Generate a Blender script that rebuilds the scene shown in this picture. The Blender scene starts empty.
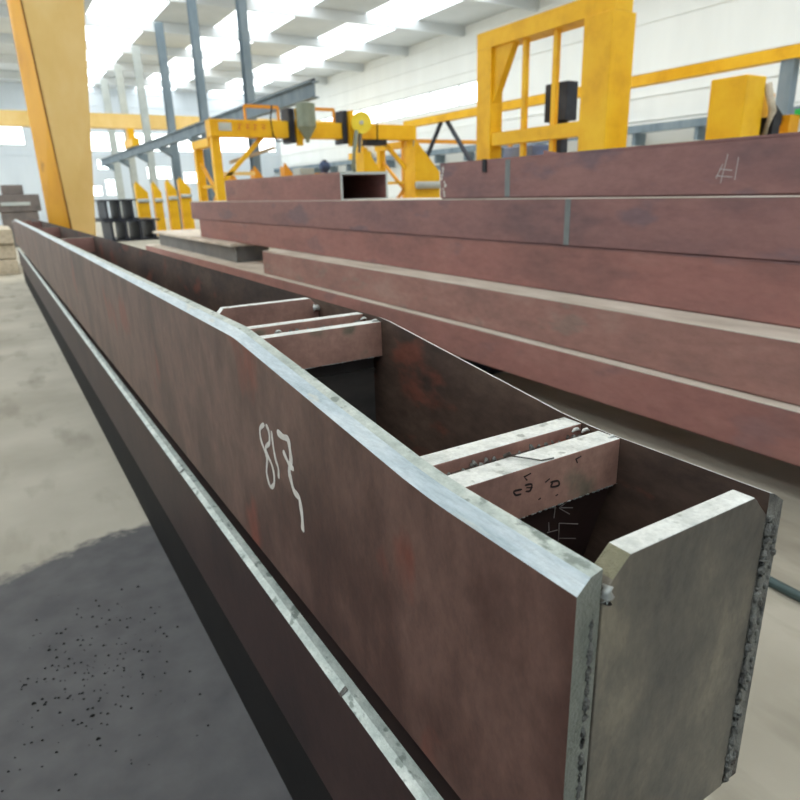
import bpy, bmesh, math, random
from mathutils import Vector, Matrix
S = bpy.context.scene
C = bpy.context.collection

# ------------------------------------------------------------------ camera
cam_d = bpy.data.cameras.new('camera'); cam = bpy.data.objects.new('camera', cam_d); C.objects.link(cam)
S.camera = cam
right = Vector((0.84988539, -0.52628144, -0.0268824)); up = Vector((0.18419864, 0.24889056, 0.95085454))
fwd = Vector((0.49372632, 0.81306908, -0.30846877))
m = Matrix.Identity(4)
for i in range(3):
    m[i][0] = right[i]; m[i][1] = up[i]; m[i][2] = -fwd[i]
m[2][3] = 1.65
cam.matrix_world = m
cam_d.sensor_width = 36.0; cam_d.lens = 36.0 * 640.84 / 800
cam_d.clip_start = 0.02; cam_d.clip_end = 400
cam_d.dof.use_dof = True; cam_d.dof.focus_distance = 0.98; cam_d.dof.aperture_fstop = 6.5

# ------------------------------------------------------------------ world, light, exposure
w = bpy.data.worlds.new('overcast'); S.world = w; w.use_nodes = True
bg = w.node_tree.nodes['Background']; bg.inputs[0].default_value = (0.86, 0.93, 1.0, 1); bg.inputs[1].default_value = 1.0
S.view_settings.view_transform = 'Standard'; S.view_settings.look = 'None'
S.view_settings.exposure = 0.0; S.view_settings.gamma = 1.0
S.view_settings.use_curve_mapping = False
SKYLIGHT = 3.0        # strength of the translucent roof sheets
WINDOW = 3.2          # strength of the daylight windows

# ------------------------------------------------------------------ materials
def srgb(r, g, b):
    f = lambda c: (c/255/12.92 if c/255 <= 0.04045 else ((c/255+0.055)/1.055)**2.4)
    return (f(r), f(g), f(b), 1)

def mat(name, cols, scale=4.0, stretch=(1, 1, 1), rough=0.6, metal=0.0, bump=0.05, spec=0.4, detail=6, fine=None, grain=0.0, gscale=70):
    """noise mix of 2-3 colours; fine = (colour, scale, threshold) adds speckles"""
    M = bpy.data.materials.new(name); M.use_nodes = True
    nt = M.node_tree; N = nt.nodes; L = nt.links
    b = N['Principled BSDF']
    tc = N.new('ShaderNodeTexCoord'); mp = N.new('ShaderNodeMapping'); mp.inputs['Scale'].default_value = stretch
    L.new(tc.outputs['Object'], mp.inputs['Vector'])
    nz = N.new('ShaderNodeTexNoise'); nz.inputs['Scale'].default_value = scale; nz.inputs['Detail'].default_value = detail
    nz.inputs['Roughness'].default_value = 0.62
    L.new(mp.outputs[0], nz.inputs['Vector'])
    cr = N.new('ShaderNodeValToRGB'); L.new(nz.outputs['Fac'], cr.inputs[0])
    e = cr.color_ramp.elements
    lo, hi = 0.32, 0.68
    e[0].position = lo; e[0].color = srgb(*cols[0]); e[1].position = hi; e[1].color = srgb(*cols[-1])
    for i, c in enumerate(cols[1:-1]):
        k = e.new(lo + (hi-lo)*(i+1)/(len(cols)-1)); k.color = srgb(*c)
    out = cr.outputs[0]
    if fine:
        col, sc, th = fine
        n2 = N.new('ShaderNodeTexNoise'); n2.inputs['Scale'].default_value = sc; n2.inputs['Detail'].default_value = 4
        L.new(mp.outputs[0], n2.inputs['Vector'])
        r2 = N.new('ShaderNodeValToRGB'); r2.color_ramp.elements[0].position = th; r2.color_ramp.elements[1].position = th+0.07
        L.new(n2.outputs['Fac'], r2.inputs[0])
        mx = N.new('ShaderNodeMixRGB'); L.new(r2.outputs[0], mx.inputs[0]); L.new(out, mx.inputs[1]); mx.inputs[2].default_value = srgb(*col)
        out = mx.outputs[0]
    if grain:
        n4 = N.new('ShaderNodeTexNoise'); n4.inputs['Scale'].default_value = gscale; n4.inputs['Detail'].default_value = 5; n4.inputs['Roughness'].default_value = 0.7
        L.new(mp.outputs[0], n4.inputs['Vector'])
        r4 = N.new('ShaderNodeMapRange'); r4.inputs['From Min'].default_value = 0.3; r4.inputs['From Max'].default_value = 0.7
        r4.inputs['To Min'].default_value = 1-grain; r4.inputs['To Max'].default_value = 1+grain
        L.new(n4.outputs['Fac'], r4.inputs['Value'])
        vm = N.new('ShaderNodeVectorMath'); vm.operation = 'SCALE'; L.new(out, vm.inputs[0]); L.new(r4.outputs[0], vm.inputs['Scale'])
        out = vm.outputs[0]
    L.new(out, b.inputs['Base Color'])
    b.inputs['Roughness'].default_value = rough; b.inputs['Metallic'].default_value = metal
    b.inputs['Specular IOR Level'].default_value = spec
    if bump:
        n3 = N.new('ShaderNodeTexNoise'); n3.inputs['Scale'].default_value = scale*9; n3.inputs['Detail'].default_value = 4
        L.new(tc.outputs['Object'], n3.inputs['Vector'])
        bp = N.new('ShaderNodeBump'); bp.inputs['Strength'].default_value = bump; bp.inputs['Distance'].default_value = 0.01
        L.new(n3.outputs['Fac'], bp.inputs['Height']); L.new(bp.outputs[0], b.inputs['Normal'])
    return M

def emit(name, col, s):
    M = bpy.data.materials.new(name); M.use_nodes = True
    b = M.node_tree.nodes['Principled BSDF']
    b.inputs['Base Color'].default_value = col; b.inputs['Emission Color'].default_value = col
    b.inputs['Emission Strength'].default_value = s; b.inputs['Roughness'].default_value = 0.8
    return M

M_ = {
 'mill_near': mat('brown mill scale', [(66,43,37), (82,57,49), (108,80,70), (84,59,51)], 2.6, (1,1.2,0.7), 0.48, 0.0, 0.1, 0.36, 12, ((116,62,48), 3.4, 0.62), 0.22, 34),
 'mill_shaded': mat('shaded brown mill scale', [(42,30,29), (58,41,38), (66,48,44)], 3.2, (1,1.2,0.9), 0.55, 0.0, 0.06, 0.3, 10, None, 0.2, 34),  # shade on the lower girder is put into this darker colour
 'mill_inner': mat('blotchy brown and red scale', [(54,44,40), (80,64,55), (100,82,70)], 3.5, (1,0.7,1.6), 0.55, 0, 0.08, 0.35, 10, ((112,68,55), 5.5, 0.58), 0.3, 24),
 'mill_bar': mat('pinkish brown bar steel', [(136,104,94), (164,126,112), (178,140,124)], 7, (1,1,1), 0.5, 0, 0.06, 0.4, 8, ((126,114,98), 7.0, 0.6), 0.18, 50),
 'mill_stack': mat('maroon mill scale', [(134,98,92), (156,109,101), (164,122,112)], 1.3, (1,0.6,1.6), 0.6, 0, 0.03, 0.3, 10, ((142,106,102), 2.2, 0.6), 0.12, 14),
 'mill_purple': mat('purplish mill scale', [(122,94,93), (146,107,102), (156,116,109)], 1.3, (1,0.6,1.6), 0.6, 0, 0.03, 0.3, 10, ((126,101,103), 2.0, 0.58), 0.12, 14),
 'mill_faded': mat('faded brown mill scale', [(140,107,99), (158,117,107), (166,132,121)], 1.8, (1,0.8,2), 0.62, 0, 0.03, 0.3, 10, ((146,120,110), 3.0, 0.6), 0.12, 14),
 'dust_top': mat('dusty pale steel', [(200,188,172), (220,209,194), (236,226,212)], 5, (1,0.3,1), 0.8, 0, 0.03, 0.2),
 'ground': mat('bright cut steel', [(178,182,176), (206,208,202), (222,224,218)], 22, (1,1,1), 0.42, 0.2, 0.14, 0.5, 10, ((150,154,146), 40, 0.6), 0.14, 160),
 'ground_dull': mat('mottled greenish grey cut steel', [(156,166,160), (178,187,179), (200,205,197)], 26, (1,0.6,1), 0.42, 0.2, 0.16, 0.5, 10, ((126,136,128), 40, 0.58), 0.16, 150),
 'bevel': mat('bluish flame cut bevel', [(146,160,164), (170,182,186), (194,202,202)], 20, (1,0.25,2), 0.4, 0.25, 0.14, 0.5, 10, ((180,182,172), 26, 0.6), 0.14, 150),
 'bevel_dark': mat('dark rough bevel', [(74,72,68), (98,94,88), (120,116,108)], 30, (1,0.6,1), 0.55, 0.2, 0.3, 0.4, 6),
 'end_grey': mat('olive grey ground steel', [(80,78,74), (114,108,97), (154,144,124)], 8, (1,1,0.55), 0.42, 0.2, 0.06, 0.5, 12, ((152,136,104), 8, 0.63), 0.14, 120),
 'edge_olive': mat('olive cut steel', [(112,108,84), (140,136,110)], 40, (1,1,1), 0.55, 0.2, 0.3, 0.4, 6),
 'edge_near': mat('greenish grey cut end', [(104,108,100), (130,134,124), (150,152,142)], 22, (1,1,0.4), 0.5, 0.2, 0.3, 0.5, 8),
 'edge_rough': mat('rough grey cut edge', [(88,88,86), (120,120,114), (146,146,138)], 40, (1,1,0.5), 0.55, 0.3, 0.6, 0.5, 6, ((70,58,50), 26, 0.6)),
 'weld': mat('grey weld metal', [(96,100,100), (140,146,144), (186,190,186)], 60, (1,1,1), 0.35, 0.6, 0.5, 0.5, 4),
 'weld_band': mat('grey ground seam', [(112,118,118), (134,140,138)], 12, (1,1,0.4), 0.55, 0.2, 0.05),
 'primer': mat('blackened plate', [(64,62,61), (78,76,74), (90,86,82)], 5, (1,1,3), 0.45, 0, 0.03, 0.4),
 'primer_brown': mat('dark maroon plate', [(60,46,44), (76,58,54)], 5, (1,1,1), 0.6, 0, 0.03, 0.3),
 'chalk': mat('white marking paint', [(206,200,190), (222,218,208)], 60, (1,1,1), 0.85, 0, 0, 0.2),
 'chalk_thin': mat('thin grey chalk', [(178,168,164), (204,196,190)], 80, (1,1,1), 0.9, 0, 0, 0.1),
 'ink': mat('dark stamp ink', [(50,40,40), (62,50,48)], 60, (1,1,1), 0.7, 0, 0, 0.2),
 'concrete': None,
 'yellow': mat('crane yellow paint', [(228,168,14), (244,188,26), (250,200,40)], 1.6, (1,1,1), 0.5, 0, 0.02, 0.35, 6),
 'yellow_worn': mat('worn crane yellow paint', [(212,146,12), (230,164,24), (236,172,34)], 1.2, (1,1,0.6), 0.55, 0, 0.02, 0.35, 8, ((150,92,30), 1.6, 0.62)),
 'yellow_pale': mat('pale yellow paint', [(240,202,124), (246,210,136), (250,218,150)], 1.2, (1,1,0.6), 0.6, 0, 0.02, 0.3, 6),
 'rust': mat('brown rust', [(112,70,30), (150,100,40)], 6, (1,1,1), 0.8, 0, 0, 0.2),
 'yellow_bright': mat('bright lemon yellow paint', [(244,220,60), (252,232,90)], 3, (1,1,1), 0.5, 0, 0, 0.3),
 'orange': mat('orange paint', [(222,148,40), (232,164,60)], 2, (1,1,1), 0.6, 0, 0, 0.3),
 'grey_blue': mat('grey blue structural paint', [(104,120,130), (122,138,148), (140,154,162)], 1.5, (1,1,0.3), 0.6, 0, 0, 0.3),
 'grey_pale': mat('pale grey paint', [(176,184,182), (196,202,198)], 2, (1,1,1), 0.6, 0, 0, 0.3),
 'grey_green': mat('grey green paint', [(128,140,124), (150,160,146)], 3, (1,1,1), 0.5, 0.2, 0, 0.3),
 'dark': mat('dark rubber black', [(34,34,38), (48,48,52)], 6, (1,1,1), 0.6, 0, 0.02, 0.3),
 'dark_steel': mat('blue black steel', [(30,33,42), (42,46,56), (58,62,72)], 2, (1,1,1), 0.5, 0.1, 0.02, 0.35),
 'grey_steel': mat('mid grey steel', [(104,104,104), (126,124,120)], 2, (1,1,1), 0.6, 0.1, 0.02, 0.3),
 'mach': mat('grey brown machine paint', [(96,92,90), (120,112,108), (132,120,114)], 2, (1,1,1), 0.6, 0, 0, 0.3),
 'timber': mat('pale sawn timber', [(178,166,144), (200,188,166), (210,198,178)], 4, (3,0.4,3), 0.8, 0, 0.05, 0.2),
 'timber_shade': mat('dark timber and painted shade', [(20,18,17), (30,27,25)], 6, (1,1,1), 0.85, 0, 0.05, 0.2),  # spacer timber; on the skid this black is painted shade
 'blue': mat('blue paint', [(54,74,112), (70,92,132)], 4, (1,1,1), 0.5, 0, 0, 0.3),
 'blue_pale': mat('pale blue paint', [(120,140,190), (140,158,200)], 4, (1,1,1), 0.5, 0, 0, 0.3),
 'red': mat('red paint', [(196,74,64), (214,104,90)], 5, (1,1,1), 0.6, 0, 0, 0.3),
 'green': mat('bright green plastic', [(40,180,90), (60,200,110)], 5, (1,1,1), 0.5, 0, 0, 0.3),
 'rail': mat('dark teal rail steel', [(62,78,78), (86,102,100)], 6, (1,0.3,1), 0.45, 0.3, 0.02, 0.4),
 'siding': mat('pale bluish wall sheet', [(206,216,224), (220,228,234)], 0.6, (1,1,0.2), 0.6, 0, 0, 0.3),
 'siding_white': mat('white wall sheet', [(232,234,230), (240,242,238)], 0.6, (1,1,0.2), 0.6, 0, 0, 0.3),
 'roof': mat('pale roof sheet', [(206,212,214), (222,226,228)], 0.4, (1,1,1), 0.7, 0, 0, 0.2),
 'skylight': emit('daylight through roof sheet', (0.93, 0.97, 1.0, 1), SKYLIGHT),
 'window': emit('daylight through window', (0.95, 0.98, 1.0, 1), WINDOW),
 'slag': mat('black slag crumbs', [(22,22,22), (40,38,36)], 30, (1,1,1), 0.7, 0, 0, 0.3),
}

def concrete():
    M = bpy.data.materials.new('concrete floor with a dark worn patch'); M.use_nodes = True
    nt = M.node_tree; N = nt.nodes; L = nt.links; b = N['Principled BSDF']
    tc = N.new('ShaderNodeTexCoord')
    def noise(sc, det=6, st=None):
        n = N.new('ShaderNodeTexNoise'); n.inputs['Scale'].default_value = sc; n.inputs['Detail'].default_value = det
        if st:
            mp = N.new('ShaderNodeMapping'); mp.inputs['Scale'].default_value = st; L.new(tc.outputs['Object'], mp.inputs[0]); L.new(mp.outputs[0], n.inputs['Vector'])
        else: L.new(tc.outputs['Object'], n.inputs['Vector'])
        return n
    def ramp(src, a, ca, bb, cb):
        r = N.new('ShaderNodeValToRGB'); r.color_ramp.elements[0].position = a; r.color_ramp.elements[0].color = ca
        r.color_ramp.elements[1].position = bb; r.color_ramp.elements[1].color = cb; L.new(src, r.inputs[0]); return r
    base = ramp(noise(0.9, 9).outputs['Fac'], 0.3, srgb(158,152,136), 0.7, srgb(192,186,170))
    st = ramp(noise(1.6, 8, (2.2, 0.7, 1)).outputs['Fac'], 0.54, (0,0,0,1), 0.72, (1,1,1,1))
    m1 = N.new('ShaderNodeMixRGB'); L.new(st.outputs[0], m1.inputs[0]); L.new(base.outputs[0], m1.inputs[1]); m1.inputs[2].default_value = srgb(146,140,124)
    dark = ramp(noise(7, 8).outputs['Fac'], 0.3, srgb(82,81,82), 0.7, srgb(98,97,97))
    # patch: y - 0.28 x < 3.22 and x < 2 (with a ragged edge)
    sp = N.new('ShaderNodeSeparateXYZ'); L.new(tc.outputs['Object'], sp.inputs[0])
    mm = N.new('ShaderNodeMath'); mm.operation = 'MULTIPLY_ADD'; L.new(sp.outputs[0], mm.inputs[0]); mm.inputs[1].default_value = -0.3; L.new(sp.outputs[1], mm.inputs[2])
    nn = noise(1.6, 6); m2 = N.new('ShaderNodeMath'); m2.operation = 'MULTIPLY_ADD'; L.new(nn.outputs['Fac'], m2.inputs[0]); m2.inputs[1].default_value = 0.45; L.new(mm.outputs[0], m2.inputs[2])
    n5 = noise(14, 8); m5 = N.new('ShaderNodeMath'); m5.operation = 'MULTIPLY_ADD'; L.new(n5.outputs['Fac'], m5.inputs[0]); m5.inputs[1].default_value = 0.16; L.new(m2.outputs[0], m5.inputs[2]); m2 = m5
    pf = N.new('ShaderNodeMapRange'); pf.inputs['From Min'].default_value = 3.49; pf.inputs['From Max'].default_value = 3.56
    pf.inputs['To Min'].default_value = 1; pf.inputs['To Max'].default_value = 0; L.new(m2.outputs[0], pf.inputs['Value'])
    lt = N.new('ShaderNodeMath'); lt.operation = 'LESS_THAN'; L.new(sp.outputs[0], lt.inputs[0]); lt.inputs[1].default_value = 1.2
    mu = N.new('ShaderNodeMath'); mu.operation = 'MULTIPLY'; L.new(pf.outputs[0], mu.inputs[0]); L.new(lt.outputs[0], mu.inputs[1])
    mx = N.new('ShaderNodeMixRGB'); L.new(mu.outputs[0], mx.inputs[0]); L.new(m1.outputs[0], mx.inputs[1]); L.new(dark.outputs[0], mx.inputs[2])
    L.new(mx.outputs[0], b.inputs['Base Color']); b.inputs['Roughness'].default_value = 0.7; b.inputs['Specular IOR Level'].default_value = 0.25
    bp = N.new('ShaderNodeBump'); bp.inputs['Strength'].default_value = 0.15; bp.inputs['Distance'].default_value = 0.01
    L.new(noise(25, 6).outputs['Fac'], bp.inputs['Height']); L.new(bp.outputs[0], b.inputs['Normal'])
    return M
M_['concrete'] = concrete()

# ------------------------------------------------------------------ mesh helpers (world coordinates; build() shifts to the thing's base)
class MB:
    def __init__(s): s.v = []; s.f = []; s.mi = []
    def add(s, vs, fs, mi=0):
        o = len(s.v); s.v += [tuple(p) for p in vs]; s.f += [tuple(o+i for i in f) for f in fs]; s.mi += [mi]*len(fs); return s
    def box(s, x0, x1, y0, y1, z0, z1, mi=0):
        v = [(x, y, z) for z in (z0, z1) for y in (y0, y1) for x in (x0, x1)]
        return s.add(v, [(0,2,3,1), (4,5,7,6), (0,1,5,4), (2,6,7,3), (0,4,6,2), (1,3,7,5)], mi)
    def prism(s, poly, d, mi=0):
        """poly: closed list of 3D points, d: extrusion vector"""
        n = len(poly); a = [Vector(p) for p in poly]; b = [p + Vector(d) for p in a]
        fs = [tuple(range(n))[::-1], tuple(range(n, 2*n))] + [(i, (i+1) % n, n+(i+1) % n, n+i) for i in range(n)]
        return s.add(a+b, fs, mi)
    def loft(s, rings, mi=0, cap=True):
        n = len(rings[0]); vs = [p for r in rings for p in r]; fs = []
        for k in range(len(rings)-1):
            for i in range(n): fs.append((k*n+i, k*n+(i+1) % n, (k+1)*n+(i+1) % n, (k+1)*n+i))
        if cap: fs += [tuple(range(n))[::-1], tuple((len(rings)-1)*n+i for i in range(n))]
        return s.add(vs, fs, mi)
    def bar(s, p, q, wx, wy, mi=0):
        """rectangular bar from p to q"""
        p = Vector(p); q = Vector(q); d = (q-p).normalized()
        a = d.cross(Vector((0, 1, 0)));  a = a if a.length > 1e-3 else Vector((1, 0, 0)); a.normalize(); b = d.cross(a)
        r = lambda c: [c + a*wx/2*i + b*wy/2*j for i, j in ((-1,-1), (1,-1), (1,1), (-1,1))]
        return s.loft([r(p), r(q)], mi)
    def tube(s, pts, r, n=8, mi=0):
        pts = [Vector(p) for p in pts]; rings = []
        for i, p in enumerate(pts):
            d = (pts[min(i+1, len(pts)-1)] - pts[max(i-1, 0)]).normalized()
            a = d.cross(Vector((0, 0, 1))); a = a if a.length > 1e-3 else d.cross(Vector((0, 1, 0))); a.normalize(); b = d.cross(a)
            rr = r[i] if isinstance(r, (list, tuple)) else r
            rings.append([p + (a*math.cos(2*math.pi*k/n) + b*math.sin(2*math.pi*k/n))*rr for k in range(n)])
        return s.loft(rings, mi)
    def ribbon(s, pts, nrm, wd, th=0.0006, mi=0):
        """painted stroke lying on a plane with normal nrm"""
        nrm = Vector(nrm).normalized(); pts = [Vector(p) for p in pts]; rings = []
        if len(pts) > 3:          # round the stroke (Catmull-Rom)
            Q = []
            for i in range(len(pts)-1):
                a, b, c, d = pts[max(i-1, 0)], pts[i], pts[i+1], pts[min(i+2, len(pts)-1)]
                for k in range(4):
                    t = k/4; Q.append(0.5*(2*b + (c-a)*t + (2*a-5*b+4*c-d)*t*t + (3*b-a-3*c+d)*t**3))
            pts = Q + [pts[-1]]
        for i, p in enumerate(pts):
            d = (pts[min(i+1, len(pts)-1)] - pts[max(i-1, 0)]).normalized(); a = d.cross(nrm).normalized()
            k = (0.6 if i in (0, len(pts)-1) else 1.0) * (1 + 0.18*math.sin(i*0.9))
            rings.append([p - a*wd/2*k, p + a*wd/2*k, p + a*wd/2*k*0.9 + nrm*th, p - a*wd/2*k*0.9 + nrm*th])
        return s.loft(rings, mi)
    def build(s, name, mats, parent=None, bevel=0.0, smooth=False, seg=2):
        me = bpy.data.meshes.new(name); off = Vector((0, 0, 0))
        o = bpy.data.objects.new(name, me); C.objects.link(o)
        if parent:
            o.parent = parent; r = parent
            while r is not None: off += r.location; r = r.parent
        me.from_pydata([tuple(Vector(p)-off) for p in s.v], [], s.f)
        for mname in ([mats] if isinstance(mats, str) else mats): me.materials.append(M_[mname])
        for i, p in enumerate(me.polygons): p.material_index = s.mi[i]; p.use_smooth = smooth
        bm = bmesh.new(); bm.from_mesh(me); bmesh.ops.recalc_face_normals(bm, faces=bm.faces); bm.to_mesh(me); bm.free()
        if bevel:
            b = o.modifiers.new('bevel', 'BEVEL'); b.width = bevel; b.segments = seg; b.limit_method = 'ANGLE'; b.angle_limit = math.radians(40)
        return o

def tag(o, label, cat, group=None, kind=None):
    o['label'] = label; o['category'] = cat
    if group: o['group'] = group
    if kind: o['kind'] = kind
    return o
def thing(name, loc, label, cat, group=None):
    o = bpy.data.objects.new(name, None); C.objects.link(o); o.location = loc; o.empty_display_size = 0.1
    return tag(o, label, cat, group)
def struct(mb, name, mats, **k):
    o = mb.build(name, mats, **k); o['kind'] = 'structure'; return o
rnd = random.Random(7)

# hand-drawn marks: 817 (y, z on the side plate), #1 (y, z), chalk and stamps (x, y, z)
S817= [[(1.2353, 1.1926), (1.2649, 1.1737), (1.2666, 1.1487), (1.2513, 1.1311), (1.2383, 1.1128), (1.2501, 1.078), (1.2413, 1.0542), (1.2278, 1.0498), (1.2073, 1.0674), (1.2034, 1.0916), (1.2129, 1.1105), (1.232, 1.1226), (1.2395, 1.1388), (1.2124, 1.1588), (1.2106, 1.1848), (1.2251, 1.1949)], [(1.2026, 1.1909), (1.2002, 1.1628), (1.1937, 1.1321), (1.1813, 1.1145), (1.185, 1.091)], [(1.16, 1.1986), (1.13, 1.1977), (1.1044, 1.2007), (1.0975, 1.1827), (1.0967, 1.1591), (1.1102, 1.1334), (1.1059, 1.1139), (1.0934, 1.0941), (1.0701, 1.0895), (1.0651, 1.0741), (1.0622, 1.047), (1.065, 1.0189)], [(1.1342, 1.1669), (1.1182, 1.155), (1.1034, 1.1463), (1.0833, 1.145)]]
S1= [[(2.369, 1.809), (2.394, 1.65)], [(2.394, 1.755), (2.426, 1.676)], [(2.412, 1.729), (2.331, 1.718)], [(2.428, 1.692), (2.325, 1.681)], [(2.302, 1.787), (2.308, 1.666)]]
CHALK= [[(0.6206, 0.6019, 1.2159), (0.6267, 0.6094, 1.1888)], [(0.6046, 0.6021, 1.2152), (0.6245, 0.6039, 1.2085)], [(0.6313, 0.6046, 1.2062), (0.655, 0.6016, 1.217)], [(0.6317, 0.6048, 1.2053), (0.6607, 0.6107, 1.1841)], [(0.6348, 0.6049, 1.2051), (0.6627, 0.6075, 1.1957)], [(0.6179, 0.6109, 1.1834), (0.6245, 0.616, 1.1652)], [(0.6216, 0.6166, 1.1628), (0.6443, 0.6176, 1.1594)], [(0.6427, 0.6138, 1.1731), (0.6543, 0.6244, 1.1349)], [(0.6427, 0.6138, 1.1731), (0.6888, 0.6187, 1.1552)], [(0.6543, 0.6232, 1.1394), (0.6958, 0.6277, 1.1231)]]
STAMP= [[(0.5609, 0.588, 1.2831), (0.5489, 0.588, 1.2811), (0.5546, 0.588, 1.2747)], [(0.5456, 0.588, 1.2634), (0.5315, 0.588, 1.2644), (0.5352, 0.588, 1.2578), (0.5446, 0.588, 1.2569)], [(0.5508, 0.588, 1.268), (0.5631, 0.588, 1.2662), (0.5608, 0.588, 1.2573), (0.5526, 0.588, 1.2585)], [(0.5537, 0.588, 1.2638), (0.5648, 0.588, 1.2608)], [(0.5966, 0.588, 1.2657), (0.5883, 0.588, 1.2622)], [(0.5984, 0.588, 1.2595), (0.6129, 0.588, 1.2579), (0.6148, 0.588, 1.2504), (0.6003, 0.588, 1.2521), (0.6027, 0.588, 1.2583)], [(0.6566, 0.588, 1.2848), (0.6463, 0.588, 1.2827), (0.6498, 0.588, 1.2761)], [(0.577, 0.588, 1.239), (0.5811, 0.588, 1.2402)], [(0.61, 0.588, 1.2354), (0.6143, 0.588, 1.2365)]]

# ------------------------------------------------------------------ the hall
HX0, HX1, HY0, HY1, HZ = -12.0, 25.0, -12.0, 62.0, 10.5
struct(MB().box(HX0, HX1, HY0, HY1, -0.2, 0), 'floor', 'concrete')
def wall_with_openings(name, mats, axis, pos, th, a0, a1, z1, holes):
    """sheeted wall in strips round its window openings; holes = (a0, a1, z0, z1)"""
    mb = MB()
    def bx(p0, p1, q0, q1):
        if p1-p0 < 1e-4 or q1-q0 < 1e-4: return
        if axis == 'y': mb.box(p0, p1, pos, pos+th, q0, q1)
        else: mb.box(pos, pos+th, p0, p1, q0, q1)
    zs = sorted({0.0, z1} | {h[2] for h in holes} | {h[3] for h in holes})
    for q0, q1 in zip(zs, zs[1:]):
        x = a0
        for h in sorted(h for h in holes if h[2] <= q0+1e-6 and h[3] >= q1-1e-6):
            bx(x, h[0], q0, q1); x = h[1]
        bx(x, a1, q0, q1)
    # horizontal laps of the sheets
    sgn = -1 if th > 0 else 1
    for q in [k*0.95+0.5 for k in range(int(z1/0.95))]:
        if any(h[2]-0.06 < q < h[3]+0.06 for h in holes): continue
        if axis == 'y': mb.box(a0, a1, pos+sgn*0.05, pos, q, q+0.07)
        else: mb.box(pos+sgn*0.05, pos, a0, a1, q, q+0.07)
    return struct(mb, name, mats)
far_holes = [(-11.5, 3.6, 5.98, 7.7), (4.6, 24.6, 5.55, 7.1), (7.5, 8.7, 2.0, 2.9), (9.0, 9.8, 2.0, 3.4), (8.6, 9.5, 4.1, 5.0), (12.5, 14.6, 3.3, 4.4), (15.6, 17.2, 2.9, 3.9)]
wall_with_openings('wall_far', 'siding', 'y', HY1, 0.2, HX0, HX1, HZ, far_holes)
left_holes = [(16, 58, 4.2, 7.4)]
wall_with_openings('wall_left', 'siding', 'x', HX0, -0.2, HY0, HY1, HZ, left_holes)
wall_with_openings('wall_right', 'siding_white', 'x', HX1, 0.2, HY0, HY1, HZ, [(30.5, 58, 6.4, 7.6)])
wall_with_openings('wall_near', 'siding', 'y', HY0, -0.2, HX0, HX1, HZ, [])
n = 0
def window_y(x0, x1, y, z0, z1, step):
    global n; n += 1
    fr = MB(); k = max(1, round((x1-x0)/step))
    for i in range(k+1):
        x = x0 + (x1-x0)*i/k; fr.box(x-0.04, x+0.04, y-0.06, y+0.06, z0, z1)
    fr.box(x0, x1, y-0.06, y+0.06, z0, z0+0.07); fr.box(x0, x1, y-0.06, y+0.06, z1-0.07, z1)
    f = struct(fr, 'window_%d' % n, 'grey_pale')
    MB().box(x0, x1, y+0.07, y+0.09, z0, z1).build('pane', 'window', f)
def window_x(x, y0, y1, z0, z1, step):
    global n; n += 1
    fr = MB(); k = max(1, round((y1-y0)/step))
    for i in range(k+1):
        y = y0 + (y1-y0)*i/k; fr.box(x-0.06, x+0.06, y-0.04, y+0.04, z0, z1)
    fr.box(x-0.06, x+0.06, y0, y1, z0, z0+0.07); fr.box(x-0.06, x+0.06, y0, y1, z1-0.07, z1)
    f = struct(fr, 'window_%d' % n, 'grey_pale')
    s = 0.07 if x > 0 else -0.09
    MB().box(x+s, x+s+0.02, y0, y1, z0, z1).build('pane', 'window', f)
for h in far_holes: window_y(h[0], h[1], HY1+0.08, h[2], h[3], 3.0)
window_x(HX0-0.08, 16, 58, 4.2, 7.4, 3.0)
window_x(HX1+0.08, 30.5, 58, 6.4, 7.6, 3.0)
# roof with translucent strips, unseen; spacing set to keep the aisle darker
strips = [(-9.8, -6.6), (-4.6, -1.4), (6.0, 9.2), (12.4, 15.6), (18.6, 21.8)]
cb = MB(); x = HX0
for a, b in strips: cb.box(x, a, HY0, HY1, HZ, HZ+0.15); x = b
cb.box(x, HX1, HY0, HY1, HZ, HZ+0.15)
for y in range(-9, 62, 6): cb.box(HX0, HX1, y-0.1, y+0.1, HZ-0.5, HZ)
struct(cb, 'ceiling', 'roof')
for a, b in strips:
    n += 1; o = struct(MB().box(a, b, HY0, HY1, HZ+0.05, HZ+0.1), 'window_%d' % n, 'skylight')
# crane rail along the right wall
rl = MB().box(24.2, 24.6, HY0, HY1, 3.78, 4.08)
for y in range(-10, 62, 3): rl.box(24.3, 25, y-0.08, y+0.08, 3.3, 3.78)
o = struct(rl, 'trim_1', 'grey_blue')

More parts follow.
